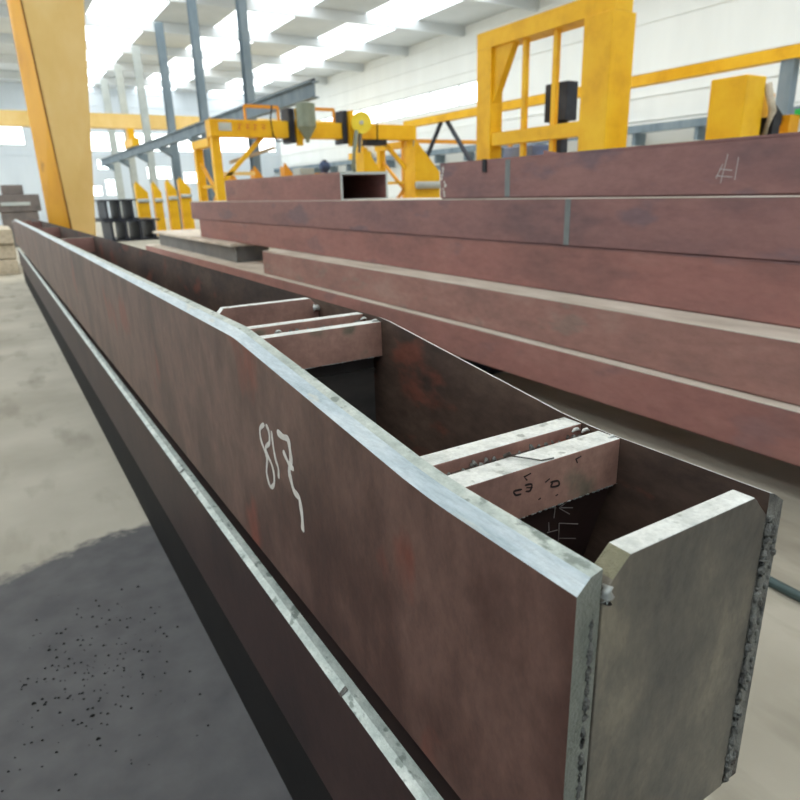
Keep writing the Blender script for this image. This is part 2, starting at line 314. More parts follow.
# ------------------------------------------------------------------ the near box girder
XI, T, D, XF, YE = 0.4485, 0.0342, 0.0194, 0.7385, 0.3647
XO, XG = XI-T, XF+T
ZL, ZH, ZB, YEND = 1.2937, 1.3717, 0.836, 16.3
def smooth_profile(y2, y1):
    s = (ZH-ZL)/(y1-y2); e = 0.05
    return [(YE, ZL), (y2-e, ZL), (y2-e*0.3, ZL+s*e*0.22), (y2+e*0.3, ZL+s*e*0.55), (y2+e, ZL+s*e), (y1-e*0.5, ZH-s*e*0.5), (y1, ZH-s*0.008), (y1+e*0.5, ZH),
            (4.0, ZH), (9.0, ZH-0.006), (14.9, ZH-0.02), (15.7, ZL), (YEND, ZL)]
def side_plate(prof, xin, xout, zb, root, d=D, mats=('mill_near', 'ground_dull', 'bevel', 'edge_near', 'mill_inner'), sub=6, flat=0.48):
    P = []
    for (a, za), (b, zb_) in zip(prof, prof[1:]):
        k = sub if b-a > 1 else 1
        P += [(a+(b-a)*i/k, za+(zb_-za)*i/k) for i in range(k)]
    P.append(prof[-1])
    mb = MB(); xm = xin + (xout-xin)*flat
    for y, z in P:
        mb.v += [(xin, y, zb), (xout, y, zb), (xout, y, z-d), (xm, y, z-d*0.2), (xin, y, z)]
    em = [0, 0, 2, 1, 4]
    for k in range(len(P)-1):
        for i in range(5):
            j = (i+1) % 5
            mb.f.append((k*5+i, k*5+j, (k+1)*5+j, (k+1)*5+i)); mb.mi.append(em[i])
    e = (len(P)-1)*5
    mb.f += [(0, 1, 2, 3, 4), (e, e+1, e+2, e+3, e+4)]; mb.mi += [3, 3]
    return mb.build('side_plate', list(mats), root)

G = thing('box_girder', (0.5765, 8.3, ZB), 'long open-topped brown steel box girder with 817 painted on its side, laid on another girder', 'girder')
near = side_plate(smooth_profile(0.6296, 1.3872), XI, XO, ZB, G)
far = side_plate(smooth_profile(0.6651, 1.2823), XF, XG, ZB, G, mats=('mill_inner', 'ground', 'bevel_dark', 'edge_rough', 'mill_inner'), flat=0.3)
far['label'] = 'far side plate with blotchy red inner face'
mk = MB()
for st, wd, dx in zip(S817, (0.0095, 0.009, 0.0145, 0.012), (0.0004, 0.0006, 0.0004, 0.0011)):
    if len(st) == 5: st = [(a-0.009, c) for a, c in st]      # the 1 stands just clear of the 8
    mk.ribbon([(XO-dx, a, b) for a, b in st], (-1, 0, 0), wd)
mk.build('painted_number', 'chalk', near)['label'] = 'white hand-painted 817 with a trailing tail'
MB().box(XI, XF, YE+0.03, YEND, ZB, ZB+0.024).build('bottom_plate', 'primer_brown', G)

# end plate with chamfered top corners
ez = 1.2974
poly = [(XI+0.002, ZB), (XF-0.002, ZB), (XF-0.002, 1.2655), (0.7048, ez), (0.4874, ez), (0.4634, 1.2762), (XI+0.002, 1.262)]
ep = MB(); y0, y1 = 0.3634, 0.3918
ep.v = [(a, y0, b) for a, b in poly] + [(a, y1, b) for a, b in poly]
k = len(poly)
ep.f = [tuple(range(k)), tuple(range(k, 2*k))]; ep.mi = [0, 0]
for i in range(k):
    ep.f.append((i, (i+1) % k, k+(i+1) % k, k+i)); ep.mi.append({3: 1, 2: 2, 4: 3}.get(i, 0))
epo = ep.build('end_plate', ['end_grey', 'ground', 'edge_rough', 'edge_olive'], G, bevel=0.0012); epo['label'] = 'olive grey end plate with cut corners'
def bead(pts, r, name, mt, parent, seed, jit=0.5):
    q = random.Random(seed); P = []
    for a, b in zip(pts, pts[1:]):
        a = Vector(a); b = Vector(b); kk = max(2, int((b-a).length/0.006))
        P += [a+(b-a)*i/kk + Vector((q.uniform(-1, 1), q.uniform(-1, 1), q.uniform(-1, 1)))*r*0.25 for i in range(kk)]
    P.append(Vector(pts[-1]))
    return MB().tube(P, [r*(1+q.uniform(-jit, jit)) for _ in P], 7).build(name, mt, parent, smooth=True)
b_ = bead([(XF+0.004, y0, 0.84), (XF+0.004, y0, 1.262)], 0.0045, 'weld_bead', 'edge_rough', G, 3, 0.6); b_['label'] = 'lumpy rusty weld'
bead([(XI-0.012, y0+0.002, 0.84), (XI-0.010, y0+0.002, 1.245)], 0.0035, 'weld_bead', 'edge_rough', G, 4, 0.6)
bead([(XI+0.006, y0-0.001, 1.252), (XI+0.008, y0, 1.272)], 0.006, 'weld_bead', 'ground', G, 5, 0.3)['label'] = 'bright weld lump in the cut corner'
bead([(XF-0.020, 0.372, 1.283), (XF-0.003, 0.378, 1.268)], 0.0042, 'weld_bead', 'ground', G, 6, 0.4)
lump = MB(); q = random.Random(12)
for i in range(46):
    z = 1.262 - q.random()**0.8*0.4; x = q.uniform(XF+0.008, XG-0.004); r = q.uniform(0.0015, 0.004)
    lump.tube([(x, YE, z-r*1.4), (x, YE, z-r*0.7), (x, YE, z+r*0.7), (x, YE, z+r*1.4)], [r*0.5, r, r, r*0.5], 7)
o = lump.build('weld_spatter', 'edge_rough', far, smooth=True); o['label'] = 'dark slag lumps on the cut edge'; o['kind'] = 'stuff'

# stiffener bars between the plates (edge bright, faces brown)
def stiffener(ya, yb, zt, zb, cham=0.0, mt='mill_bar', dots=True, seed=1):
    if cham: poly = [(XI, zb), (XF, zb), (XF, zt-cham), (XF-cham, zt), (XI+cham, zt), (XI, zt-cham)]
    else: poly = [(XI, zb), (XF, zb), (XF, zt), (XI, zt)]
    kk = len(poly); mb = MB(); mb.v = [(a, ya, b) for a, b in poly] + [(a, yb, b) for a, b in poly]
    mb.f = [tuple(range(kk)), tuple(range(kk, 2*kk))]; mb.mi = [0, 0]
    for i in range(kk):
        mb.f.append((i, (i+1) % kk, kk+(i+1) % kk, kk+i)); mb.mi.append(1 if i >= 2 and i <= kk-2 else 0)
    o = mb.build('stiffener_bar', [mt, 'ground'], G, bevel=0.0015)
    if dots:
        q = random.Random(seed); d = MB()
        for i in range(46):
            x = XI + (XF-XI)*(i+q.random())/46; r = q.uniform(0.0007, 0.002)
            d.tube([(x-r*2, ya-0.0004, zb+0.0005), (x, ya-r*0.6, zb+0.0008), (x+r*2, ya-0.0004, zb+0.0005)], [r*0.4, r, r*0.4], 5)
        d.build('spatter_line', 'weld', o, smooth=True)['kind'] = 'stuff'
    return o
E1 = stiffener(0.588, 0.630, 1.2930, 1.2187, seed=1)
for st in STAMP: MB().ribbon([(a, b-0.0002, c) for a, b, c in st], (0, -1, 0), 0.0028).build('ink_stamp', 'ink', E1)['label'] = 'dark smudged stamp mark'
stiffener(0.664, 0.702, 1.2945, 1.222, seed=2)
stiffener(1.290, 1.322, 1.3625, 1.2800, seed=3)
stiffener(1.378, 1.408, 1.3690, 1.2850, seed=4, dots=False)
stiffener(1.640, 1.668, 1.3770, 1.2000, cham=0.024, seed=5, dots=False)
bead([(XF-0.016, 1.637, 1.352), (XF-0.004, 1.637, 1.350)], 0.009, 'weld_bead', 'ground', G, 8, 0.3)
for i, (ya, zt) in enumerate(((6.23, 1.352), (9.4, 1.345), (12.6, 1.34), (15.6, 1.30))):
    stiffener(ya, ya+0.03, zt, zt-0.12, mt='mill_faded', dots=False)
# slag and clips lying in the narrow slots
q = random.Random(5); sl = MB()
for (ya, yb, z) in ((0.632, 0.662, 1.285), (1.325, 1.375, 1.355)):
    for i in range(26):
        x = XI+0.02+q.random()*(XF-XI-0.04); y = q.uniform(ya+0.004, yb-0.004); r = q.uniform(0.002, 0.0055)
        sl.tube([(x-r, y, z-0.006), (x, y+q.uniform(-r, r), z-0.004+r*0.6), (x+r, y, z-0.006)], [r*0.3, r, r*0.4], 5)
sl.build('weld_slag', 'edge_rough', G, smooth=True)['kind'] = 'stuff'
MB().box(XI, XF, 0.630, 0.664, 1.262, 1.276).build('backing_strip', 'mill_inner', G)
MB().box(XI, XF, 1.322, 1.378, 1.335, 1.347).build('backing_strip', 'mill_inner', G)
wire = MB().tube([(0.556, 0.628, 1.2965), (0.574, 0.606, 1.2952), (0.585, 0.593, 1.2942), (0.604, 0.589, 1.2945)], 0.0011, 6); wire.tube([(0.553, 0.634, 1.294), (0.557, 0.626, 1.300)], 0.003, 6)
wire.build('tack_wire', 'edge_rough', G, smooth=True)
tk = MB()
for (x, y, z) in ((XI+0.06, 1.33, 1.358), (XI+0.055, 1.345, 1.362), (XF-0.02, 1.34, 1.366), (XF-0.012, 1.30, 1.366), (XF-0.012, 0.645, 1.292), (XF-0.022, 0.655, 1.292), (XF-0.006, 0.60, 1.294)):
    tk.tube([(x-0.008, y, z-0.003), (x-0.003, y, z), (x+0.003, y, z), (x+0.008, y, z-0.003)], [0.0015, 0.003, 0.003, 0.0015], 8)
tk.build('tack_weld', 'ground', G, smooth=True)['kind'] = 'stuff'
# deep cross plates below the bars
dp = MB().loft([[(XI, 0.597, 1.222), (XF, 0.597, 1.222), (XF, 0.607, 1.222), (XI, 0.607, 1.222)], [(XI, 0.702, 0.86), (XF, 0.702, 0.86), (XF, 0.712, 0.86), (XI, 0.712, 0.86)]]).build('cross_plate', 'primer_brown', G)
chm = MB(); nn = (0, -0.963, -0.268)
for st in CHALK: chm.ribbon([Vector(p)+Vector(nn)*0.0045 for p in st], nn, 0.0022)
chm.build('chalk_writing', 'chalk_thin', dp)['label'] = 'faint chalk characters'
MB().box(XI, XF, 1.335, 1.345, 0.86, 1.30).box(XI, XF, 1.329, 1.335, 1.236, 1.242).build('cross_plate', 'primer', G)['label'] = 'smooth blackened cross plate'
MB().box(XI, XF, 1.65, 1.662, 0.86, 1.21).build('cross_plate', 'primer_brown', G)

# ------------------------------------------------------------------ the girder underneath
LZ0, LZ1 = 0.37, 0.729
G2 = thing('box_girder', (0.5765, 8.3, LZ0), 'lower brown box girder under the girder marked 817, its bright top edge showing', 'girder')
pr = [(0.30, LZ1), (YEND, LZ1)]
dk = ('mill_shaded', 'ground_dull', 'ground_dull', 'edge_near', 'mill_shaded')
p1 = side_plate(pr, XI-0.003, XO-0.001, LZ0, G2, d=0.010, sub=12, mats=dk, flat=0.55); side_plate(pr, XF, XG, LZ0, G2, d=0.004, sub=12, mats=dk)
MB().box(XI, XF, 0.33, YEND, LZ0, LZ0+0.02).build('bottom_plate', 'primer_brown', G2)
MB().box(XI, XF, 0.33, YEND, LZ1-0.15, LZ1-0.13).build('gap_lid', 'primer_brown', G2)  # added unseen lid, keeps the gap under the upper girder black
for y in (0.93, 2.2, 4.6):
    MB().loft([[(XO-0.0015, y, LZ1-0.012), (XO-0.0015, y+0.012, LZ1-0.012), (XO+0.0135, y+0.012, LZ1-0.0005), (XO+0.0135, y, LZ1-0.0005)], [(XO-0.003, y, LZ1-0.011), (XO-0.003, y+0.012, LZ1-0.011), (XO+0.0125, y+0.012, LZ1+0.001), (XO+0.0125, y, LZ1+0.001)]]).build('joint_weld', 'edge_rough', p1)
for y, wh in ((1.9, 'nearest'), (6.4, 'second from the near end'), (10.9, 'third from the near end'), (15.4, 'farthest')):
    tag(MB().box(0.58, 0.75, y-0.06, y+0.06, LZ1, ZB).build('timber_spacer', 'timber_shade', bevel=0.004), 'dark timber spacer between the two stacked near girders, ' + wh, 'timber', 'spacers between the near girders')

tag(MB().box(0.434, 0.77, 0.25, 16.4, 0, LZ0-0.012).box(0.46, 0.74, 0.25, 16.4, LZ0-0.012, LZ0).build('shade_skid', 'timber_shade', bevel=0.004), 'long added skid, black as painted-in shade, carrying the two near girders', 'skid')  # added base; its black paints the girder's fade into shade

# ------------------------------------------------------------------ the stack of girders on the right
def hollow(label, x0, x1, ya, yb, z0, z1, mt, top='dust_top', tth=0.014, zfar=None, wall=0.022, group='box girders stacked across the aisle', seams=(), lip=0.004, binset=0.02):
    zf = z1 if zfar is None else zfar
    r = thing('box_girder', ((x0+x1)/2, (ya+yb)/2, z0), label, 'girder', group)
    def slab(xa, xb, a0, a1, b0, b1):     # bottoms a0/a1 at near/far end, tops b0/b1
        return MB().loft([[(xa, ya, a0), (xb, ya, a0), (xb, ya, b0), (xa, ya, b0)], [(xa, yb, a1), (xb, yb, a1), (xb, yb, b1), (xa, yb, b1)]])
    def ends(o, m2):
        o.data.materials.append(M_[m2])
        for p in o.data.polygons:
            if abs(p.normal.y) > 0.9: p.material_index = len(o.data.materials)-1
        return o
    ends(slab(x0, x1, z1-tth, zf-tth, z1, zf).build('top_flange', top, r), 'grey_pale')
    ends(slab(x0+binset, x1, z0, z0, z0+0.012, z0+0.012).build('bottom_flange', mt, r), 'grey_pale')
    f = ends(slab(x0+lip, x0+wall, z0+0.012, z0+0.012, z1-tth, zf-tth).build('web_plate', mt, r), 'grey_pale')
    ends(slab(x1-wall, x1-0.004, z0+0.012, z0+0.012, z1-tth, zf-tth).build('web_plate', mt, r), 'grey_pale')
    for y, wd in seams:
        MB().box(x0+lip-0.002, x0+lip+0.004, y-wd/2, y+wd/2, z0+0.012, z1-tth).build('weld_seam', 'weld_band', f)['label'] = 'grey ground weld seam'
    return r, f
Z5, Z4, Z3, Z2, Z1, ZT = 0.235, 0.530, 0.868, 1.222, 1.576, 1.895
rA, fA = hollow('maroon steel box beam marked #1 on top of the stack, nearest the camera', 3.70, 4.36, -1.5, 5.25, Z1, ZT, 'mill_purple', top='mill_purple', seams=((4.29, 0.06),))
h = MB()
for st in S1: h.ribbon([(3.7034, a, b) for a, b in st], (-1, 0, 0), 0.0085)
h.build('chalk_number', 'chalk_thin', fA)['label'] = 'faint chalked #1'
sp = MB(); q = random.Random(3)
for i in range(9):
    z = Z1+0.03+i*0.03; y = 5.2+q.uniform(-0.03, 0.03); s = q.uniform(0.012, 0.026)
    sp.prism([(3.7035, y-s, z), (3.7035, y, z-s*0.8), (3.7035, y+s*0.8, z), (3.7035, y-s*0.2, z+s)], (-0.002, 0, 0))
sp.build('paint_splash', 'chalk', fA)['label'] = 'pinkish white paint splashes at the end'
MB().box(3.690, 3.706, 4.56, 4.61, ZT-0.10, ZT+0.004).build('lifting_lug', 'dark', rA)['label'] = 'small black lug on the upper edge'
MB().prism([(3.72, 3.90, ZT), (3.72, 3.72, ZT), (3.72, 3.90, ZT+0.03)], (0.012, 0, 0)).build('end_lip', 'mill_purple', rA)
hollow('short maroon box beam with its open hollow end showing, on top of the stack', 3.70, 4.37, 7.34, 11.9, Z1, 1.90, 'mill_stack', top='mill_faded', zfar=1.93, wall=0.03, tth=0.03, lip=0.0, binset=0.0)
hollow('second layer purplish maroon box beam directly under the open-ended one', 3.70, 4.60, -1.5, 14.45, Z2, Z1, 'mill_purple', tth=0.008, seams=((3.60, 0.055),))
hollow('third layer maroon box beam of the stack, with a plain face', 3.70, 4.60, -1.5, 13.9, Z3, Z2, 'mill_stack', top='mill_purple', tth=0.008)
hollow('fourth layer brown box beam jutting forward with a pale dusty top ledge', 3.40, 4.45, -1.5, 9.46, Z4, Z3, 'mill_faded', tth=0.006)
hollow('bottom layer brown box beam of the stack, on the steel bearers', 3.33, 4.40, -1.5, 18.0, Z5, Z4, 'mill_stack', tth=0.006)
rB, fB = hollow('grey steel beam with a pale plate lid behind the brown ledge beam', 3.62, 4.25, 11.45, 17.6, Z4, Z3-0.05, 'grey_steel', top='grey_steel')
MB().box(3.63, 4.24, 11.43, 11.45, Z4+0.01, Z3-0.06).build('end_cap', 'grey_steel', rB)
MB().box(3.52, 4.6, 11.35, 17.8, Z3-0.05, Z3).build('lid_plate', 'dust_top', rB)
for y, wh in ((0.6, 'nearest the camera'), (4.6, 'second from the camera'), (8.8, 'third from the camera'), (13.0, 'fourth from the camera'), (17.0, 'farthest from the camera')):
    b = MB().box(3.45, 4.35, y-0.11, y+0.11, Z5-0.02, Z5).box(3.45, 4.35, y-0.11, y+0.11, 0, 0.02).box(3.45, 4.35, y-0.01, y+0.01, 0.02, Z5-0.02)
    tag(b.build('steel_bearer', 'dark_steel'), 'dark steel bearer under the girder stack, ' + wh, 'bearer', 'bearers under the stack')
tag(MB().tube([(2.66, 3.6, 0.022), (2.56, 1.2, 0.022), (2.50, 0.2, 0.022), (2.45, -1.0, 0.022)], 0.022, 10).build('floor_pipe', 'rail', smooth=True), 'thin dark teal pipe lying on the floor between the near girder and the stack', 'pipe')
# crumbs of slag on the dark patch
cr = MB(); q = random.Random(9)
for i in range(230):
    x = q.gauss(0.02, 0.16); y = q.gauss(2.25, 0.24)
    if x > 0.36: continue
    r = q.uniform(0.0012, 0.0042) * (1.5 if q.random() < 0.08 else 1)
    cr.tube([(x-r, y, r*0.3), (x, y+q.uniform(-r, r), r*0.7), (x+r*1.3, y, r*0.3)], [r*0.3, r, r*0.3], 5)
o = cr.build('slag_crumbs', 'slag', smooth=True); tag(o, 'black slag crumbs scattered on the dark floor patch', 'slag', kind='stuff')

# ------------------------------------------------------------------ big gantry crane whose leg stands behind the near girder
gc = thing('gantry_crane', (1.3, 12.7, 0), 'thick tapering yellow gantry crane leg rising behind the far end of the near girder', 'crane')
def ring(z, L, Mx, R): return [(L, 12.95, z), (Mx, 12.3, z), (R, 12.5, z), (R-0.2, 13.2, z)]
zs = [0.12, 1.3, 2.965, 7.0]
rings = [ring(z, 0.865, 1.188-0.0385*z, 1.414+0.111*z) for z in zs]
lg = MB().loft(rings); lo = lg.build('leg', ['yellow_worn', 'yellow_pale'], gc, bevel=0.012)
for i, p in enumerate(lo.data.polygons):
    if p.normal.y < -0.5 and p.normal.x > -0.3: p.material_index = 1  # this side of the leg gets the paler yellow
MB().tube([(1.188-0.0385*z+0.004, 12.297, z) for z in (0.12, 1.3, 2.2, 2.965, 5, 7.0)], [0.012, 0.016, 0.012, 0.014, 0.012, 0.012], 6).build('rust_seam', 'rust', gc)
MB().box(0.8, 1.75, 11.9, 13.6, 0, 0.12).build('foot_plate', 'yellow_worn', gc)
MB().box(0.4, 16.0, 12.35, 13.1, 7.0, 7.9).build('girder', 'yellow', gc)
MB().loft([[(13.9, 12.4, 0), (14.6, 12.4, 0), (14.6, 13.0, 0), (13.9, 13.0, 0)], [(13.6, 12.4, 7), (14.6, 12.4, 7), (14.6, 13.0, 7), (13.6, 13.0, 7)]]).build('leg', 'yellow', gc)

# ------------------------------------------------------------------ columns, runway girder and overhead cranes far back
for k, wh in enumerate(('nearest the yellow welding gantry', 'second from the welding gantry', 'third from the welding gantry', 'fourth from the welding gantry', 'fifth from the welding gantry', 'farthest, close to the end wall')):
    y = 24.9+6.05*k; wd = 0.14+0.018*k
    c = thing('steel_column', (9, y, 0), 'grey steel column under the overhead crane rail, ' + wh, 'column', 'columns along the crane rail')
    MB().box(9-wd, 9+wd, y-0.2, y-0.17, 0, 10).box(9-wd, 9+wd, y+0.17, y+0.2, 0, 10).box(8.98, 9.02, y-0.17, y+0.17, 0, 10).build('shaft', 'grey_blue' if k < 3 else 'grey_pale', c)
    MB().prism([(9-wd, y-0.25, 3.75), (9-wd, y-0.25, 4.23), (9-wd-0.6, y-0.25, 4.23), (9-wd-0.6, y-0.25, 4.1)], (0, 0.5, 0)).build('bracket', 'grey_blue', c)
    MB().box(9-wd-0.1, 9+wd+0.1, y-0.3, y+0.3, 0, 0.04).build('base_plate', 'grey_blue', c)
rg = thing('runway_girder', (8.45, 39.5, 4.23), 'dark grey blue crane rail girder running along the row of columns', 'girder')
MB().box(8.30, 8.55, 18.0, 58.5, 4.23, 4.27).box(8.41, 8.44, 18.0, 58.5, 4.27, 4.63).box(8.28, 8.57, 18.0, 58.5, 4.63, 4.67).build('girder_beam', 'grey_blue', rg)
MB().box(8.39, 8.46, 18.0, 58.5, 4.67, 4.73).build('rail', 'dark_steel', rg)
bc = thing('bridge_crane', (6.5, 45, 4.73), 'wide faded orange overhead bridge crane beam crossing in front of the far windows', 'crane')
MB().box(-11.6, 24.5, 44.6, 45.4, 5.80, 6.6).build('bridge_beam', 'yellow_pale', bc)
for x, zb in ((-11.85, 4.2), (8.2, 4.73), (24.2, 4.08)):
    MB().box(x, x+0.4, 43.6, 46.4, zb, zb+0.45).box(x+0.02, x+0.38, 44.6, 45.4, zb+0.45, 5.80).build('end_truck', 'yellow', bc)
rl = MB().box(-12.0, -11.4, HY0, HY1, 3.9, 4.2)
struct(rl, 'trim_2', 'grey_blue')

# ------------------------------------------------------------------ yellow welding gantry
wg = thing('welding_gantry', (8.4, 18.4, 0), 'low yellow welding gantry with hopper and wire drum standing behind the stack', 'gantry')
for x in (5.36, 11.40):
    for y in (18.0, 19.7):
        MB().box(x-0.02, x+0.2, y-0.11, y+0.11, 0.06, 3.16).build('leg', 'yellow', wg, bevel=0.008)
    MB().box(x-0.06, x+0.24, 17.5, 20.2, 0, 0.06).build('foot_rail', 'yellow_worn', wg)
    MB().box(x-0.03, x+0.21, 18.2, 19.9, 2.96, 3.16).build('head_beam', 'yellow', wg)
    MB().bar((x+0.1, 18.1, 1.6), (x+0.1, 19.6, 2.6), 0.08, 0.08).build('brace', 'yellow_worn', wg)
    MB().box(x+0.06, x+0.14, 18.1, 19.6, 1.9, 1.98).build('cross_tie', 'yellow', wg)
    MB().bar((x+0.1, 18.1, 1.9), (x+0.1, 19.6, 0.8), 0.08, 0.08).build('brace', 'orange', wg)
bm_ = MB().box(5.30, 11.66, 17.78, 18.22, 3.16, 3.58).build('cross_beam', 'yellow', wg, bevel=0.012)
MB().box(5.52, 5.86, 17.765, 17.785, 3.30, 3.50).build('name_plate', 'grey_pale', bm_)
for i in range(4):                      # four worn red characters, no longer readable
    x = 6.02+i*0.22; lt_ = MB()
    lt_.ribbon([(x, 17.778, 3.46), (x+0.12, 17.778, 3.46)], (0, -1, 0), 0.022, 0.002).ribbon([(x+0.06, 17.778, 3.47), (x+0.06, 17.778, 3.33)], (0, -1, 0), 0.022, 0.002)
    lt_.ribbon([(x, 17.778, 3.39), (x+0.12, 17.778, 3.39)] if i % 2 else [(x+0.05, 17.778, 3.40), (x, 17.778, 3.33)], (0, -1, 0), 0.022, 0.002)
    lt_.build('worn_character', 'red', bm_)['label'] = 'worn red character'
MB().bar((5.5, 18, 2.0), (6.75, 18, 3.17), 0.11, 0.1).build('brace', 'yellow', wg)
MB().bar((11.38, 18, 2.35), (10.55, 18, 3.17), 0.11, 0.1).build('brace', 'yellow', wg)
MB().box(5.5, 6.45, 17.95, 18.03, 2.2, 2.29).build('tie_bar', 'yellow_pale', wg)
MB().bar((5.95, 18.5, 2.55), (7.3, 18.5, 2.95), 0.09, 0.06).build('tie_bar', 'timber', wg)
MB().box(7.46, 7.62, 17.70, 18.26, 3.02, 3.9).build('carriage', 'dark_steel', wg)
MB().box(7.66, 7.80, 17.6, 17.78, 2.95, 3.9).build('carriage_post', 'yellow', wg)
MB().tube([(7.88, 17.5, 3.02), (7.88, 17.5, 3.10), (7.88, 17.5, 3.42), (7.88, 17.5, 4.0), (7.88, 17.5, 4.04)], [0.05, 0.06, 0.26, 0.26, 0.1], 16).build('flux_hopper', 'grey_green', wg, smooth=False)
MB().box(9.10, 9.24, 17.70, 18.26, 3.02, 3.9).build('carriage', 'dark_steel', wg)
MB().box(9.28, 9.40, 17.6, 17.78, 2.95, 3.9).build('carriage_post', 'yellow', wg)
dr = MB().tube([(9.52, 17.36, 3.56), (9.55, 17.41, 3.56), (9.551, 17.411, 3.56), (9.60, 17.55, 3.56), (9.601, 17.551, 3.56), (9.63, 17.60, 3.56)], [0.29, 0.29, 0.23, 0.23, 0.29, 0.29], 28).build('wire_drum', 'yellow_bright', wg)
MB().tube([(9.505, 17.32, 3.56), (9.52, 17.36, 3.56)], 0.06, 12).build('hub', 'grey_pale', dr)
MB().box(9.50, 9.60, 17.5, 17.8, 2.98, 3.5).build('drum_arm', 'yellow_pale', wg)
MB().tube([(9.40, 17.45, 3.35), (9.28, 17.4, 2.9), (9.24, 17.45, 2.4), (9.32, 17.45, 2.0)], 0.06, 8).build('wire_conduit', 'grey_green', wg, smooth=True)
MB().tube([(9.52, 17.45, 3.3), (9.42, 17.4, 2.7), (9.48, 17.45, 2.1)], 0.045, 8).build('wire_conduit', 'grey_steel', wg, smooth=True)
MB().box(9.9, 10.6, 17.8, 18.2, 3.0, 3.16).build('cable_tray', 'dark', wg)
MB().tube([(7.0, 17.72, 3.95), (6.93, 17.70, 3.6), (6.98, 17.72, 3.2), (7.1, 17.74, 3.05), (7.5, 17.7, 3.1)], 0.022, 6).build('cable', 'dark', wg, smooth=True)
MB().tube([(10.25, 17.72, 3.95), (10.22, 17.70, 3.1)], 0.02, 6).build('cable', 'dark', wg, smooth=True)
for xa, xb in ((6.35, 7.3), (8.3, 9.0)):
    MB().bar((xa, 18.05, 3.95), (xb, 18.05, 3.95), 0.08, 0.08).bar((xa, 18.05, 3.55), (xa, 18.05, 3.95), 0.06, 0.06).bar((xb, 18.05, 3.55), (xb, 18.05, 3.95), 0.06, 0.06).build('guard_rail', 'orange', wg)
# cabinets behind it
def cabinet(x0, x1, y0, y1, z1, mt, label, cat='cabinet'):
    t = thing('control_cabinet', ((x0+x1)/2, (y0+y1)/2, 0), label, cat)
    MB().box(x0, x1, y0, y1, 0.06, z1).build('housing', mt, t, bevel=0.015)
    MB().box(x0+0.04, x1-0.04, y0-0.02, y0, 0.12, z1-0.06).build('door', mt, t, bevel=0.006)
    MB().box(x1-0.1, x1-0.07, y0-0.045, y0-0.02, z1*0.5, z1*0.5+0.14).build('handle', 'dark', t)
    MB().box(x0+0.03, x1-0.03, y0+0.03, y1-0.03, 0, 0.06).build('plinth', 'dark', t)
    return t
cabinet(8.25, 8.72, 19.0, 19.6, 2.42, 'grey_pale', 'tall pale grey cabinet behind the welding gantry, over the short hollow beam')
cabinet(8.80, 9.42, 19.2, 19.8, 2.28, 'orange', 'orange cabinet beside the pale grey one behind the welding gantry')
mo = thing('electric_motor', (9.30, 19.5, 2.28), 'small dark blue motor standing on the orange cabinet', 'motor')
MB().tube([(9.16, 19.5, 2.48), (9.2, 19.5, 2.48), (9.42, 19.5, 2.48), (9.46, 19.5, 2.48)], [0.1, 0.15, 0.15, 0.1], 16).build('casing', 'blue', mo)
MB().box(9.22, 9.40, 19.42, 19.58, 2.28, 2.36).build('foot', 'blue', mo); MB().box(9.26, 9.36, 19.45, 19.55, 2.60, 2.68).build('terminal_box', 'dark_steel', mo)
tag(MB().loft([[(9.45, 19.3, 0), (10.1, 19.3, 0), (10.1, 19.9, 0), (9.45, 19.9, 0)], [(9.45, 19.3, 2.0), (10.1, 19.3, 2.0), (10.1, 19.9, 2.0), (9.45, 19.9, 2.0)], [(9.5, 19.35, 2.12), (9.9, 19.35, 2.05), (9.9, 19.85, 2.05), (9.5, 19.85, 2.12)]]).build('tool_crate', 'red', bevel=0.01), 'red crate beside the orange cabinet behind the welding gantry', 'crate')

# ------------------------------------------------------------------ yellow wedge-topped jigs
def jig(x, y, wdt, zt, zs, label, bar=True, group='wedge-topped jig stands', mt='yellow', zbar=None):
    t = thing('jig_stand', (x+wdt/2, y, 0), label, 'jig', group)
    MB().prism([(x, y, 0.05), (x+wdt, y, 0.05), (x+wdt, y, zs), (x+wdt*0.12, y, zt), (x, y, zt)], (0, 0.03, 0)).build('wedge_plate', mt, t)
    MB().box(x, x+0.12, y+0.03, y+0.4, 0.05, zt-0.1).build('post', mt, t)
    MB().box(x-0.02, x+wdt+0.02, y-0.1, y+0.5, 0, 0.05).build('base_plate', mt, t)
    if bar:
        zz = zbar or zs-0.35
        MB().tube([(x, y-0.06, zz), (x+wdt, y-0.06, zz)], 0.09, 10).build('clamp_tube', 'grey_pale', t, smooth=True)
    return t
for i, (x, wdt, zt, wh) in enumerate(((6.05, 0.52, 2.44, 'right beside the dark steel bundle'), (6.82, 0.36, 2.44, 'second from the dark steel bundle'), (7.46, 0.42, 2.52, 'third from the dark steel bundle'), (8.05, 0.50, 2.60, 'fourth from the dark steel bundle'))):
    jig(x, 33.0, wdt, zt, zt-0.5, 'yellow jig stand with sloping top far off, ' + wh)
jig(7.05, 22.0, 0.36, 2.44, 2.0, 'orange jig tip showing over the hollow beam, leftmost of three', False, 'jig tips over the hollow beam', 'orange')
jig(7.88, 22.0, 0.42, 2.60, 2.1, 'orange jig tip showing over the hollow beam, middle of three', False, 'jig tips over the hollow beam', 'orange')
jig(8.97, 22.0, 0.48, 2.70, 2.1, 'orange jig tip showing over the hollow beam, rightmost of three', False, 'jig tips over the hollow beam', 'orange')
jig(7.70, 14.0, 0.55, 2.66, 2.0, 'yellow jig stand with sloping top behind the open hollow end', False)
jig(9.12, 14.0, 0.74, 2.80, 2.1, 'largest yellow jig stand, sloping top and white tube, in the gap on the stack', True, zbar=1.80)

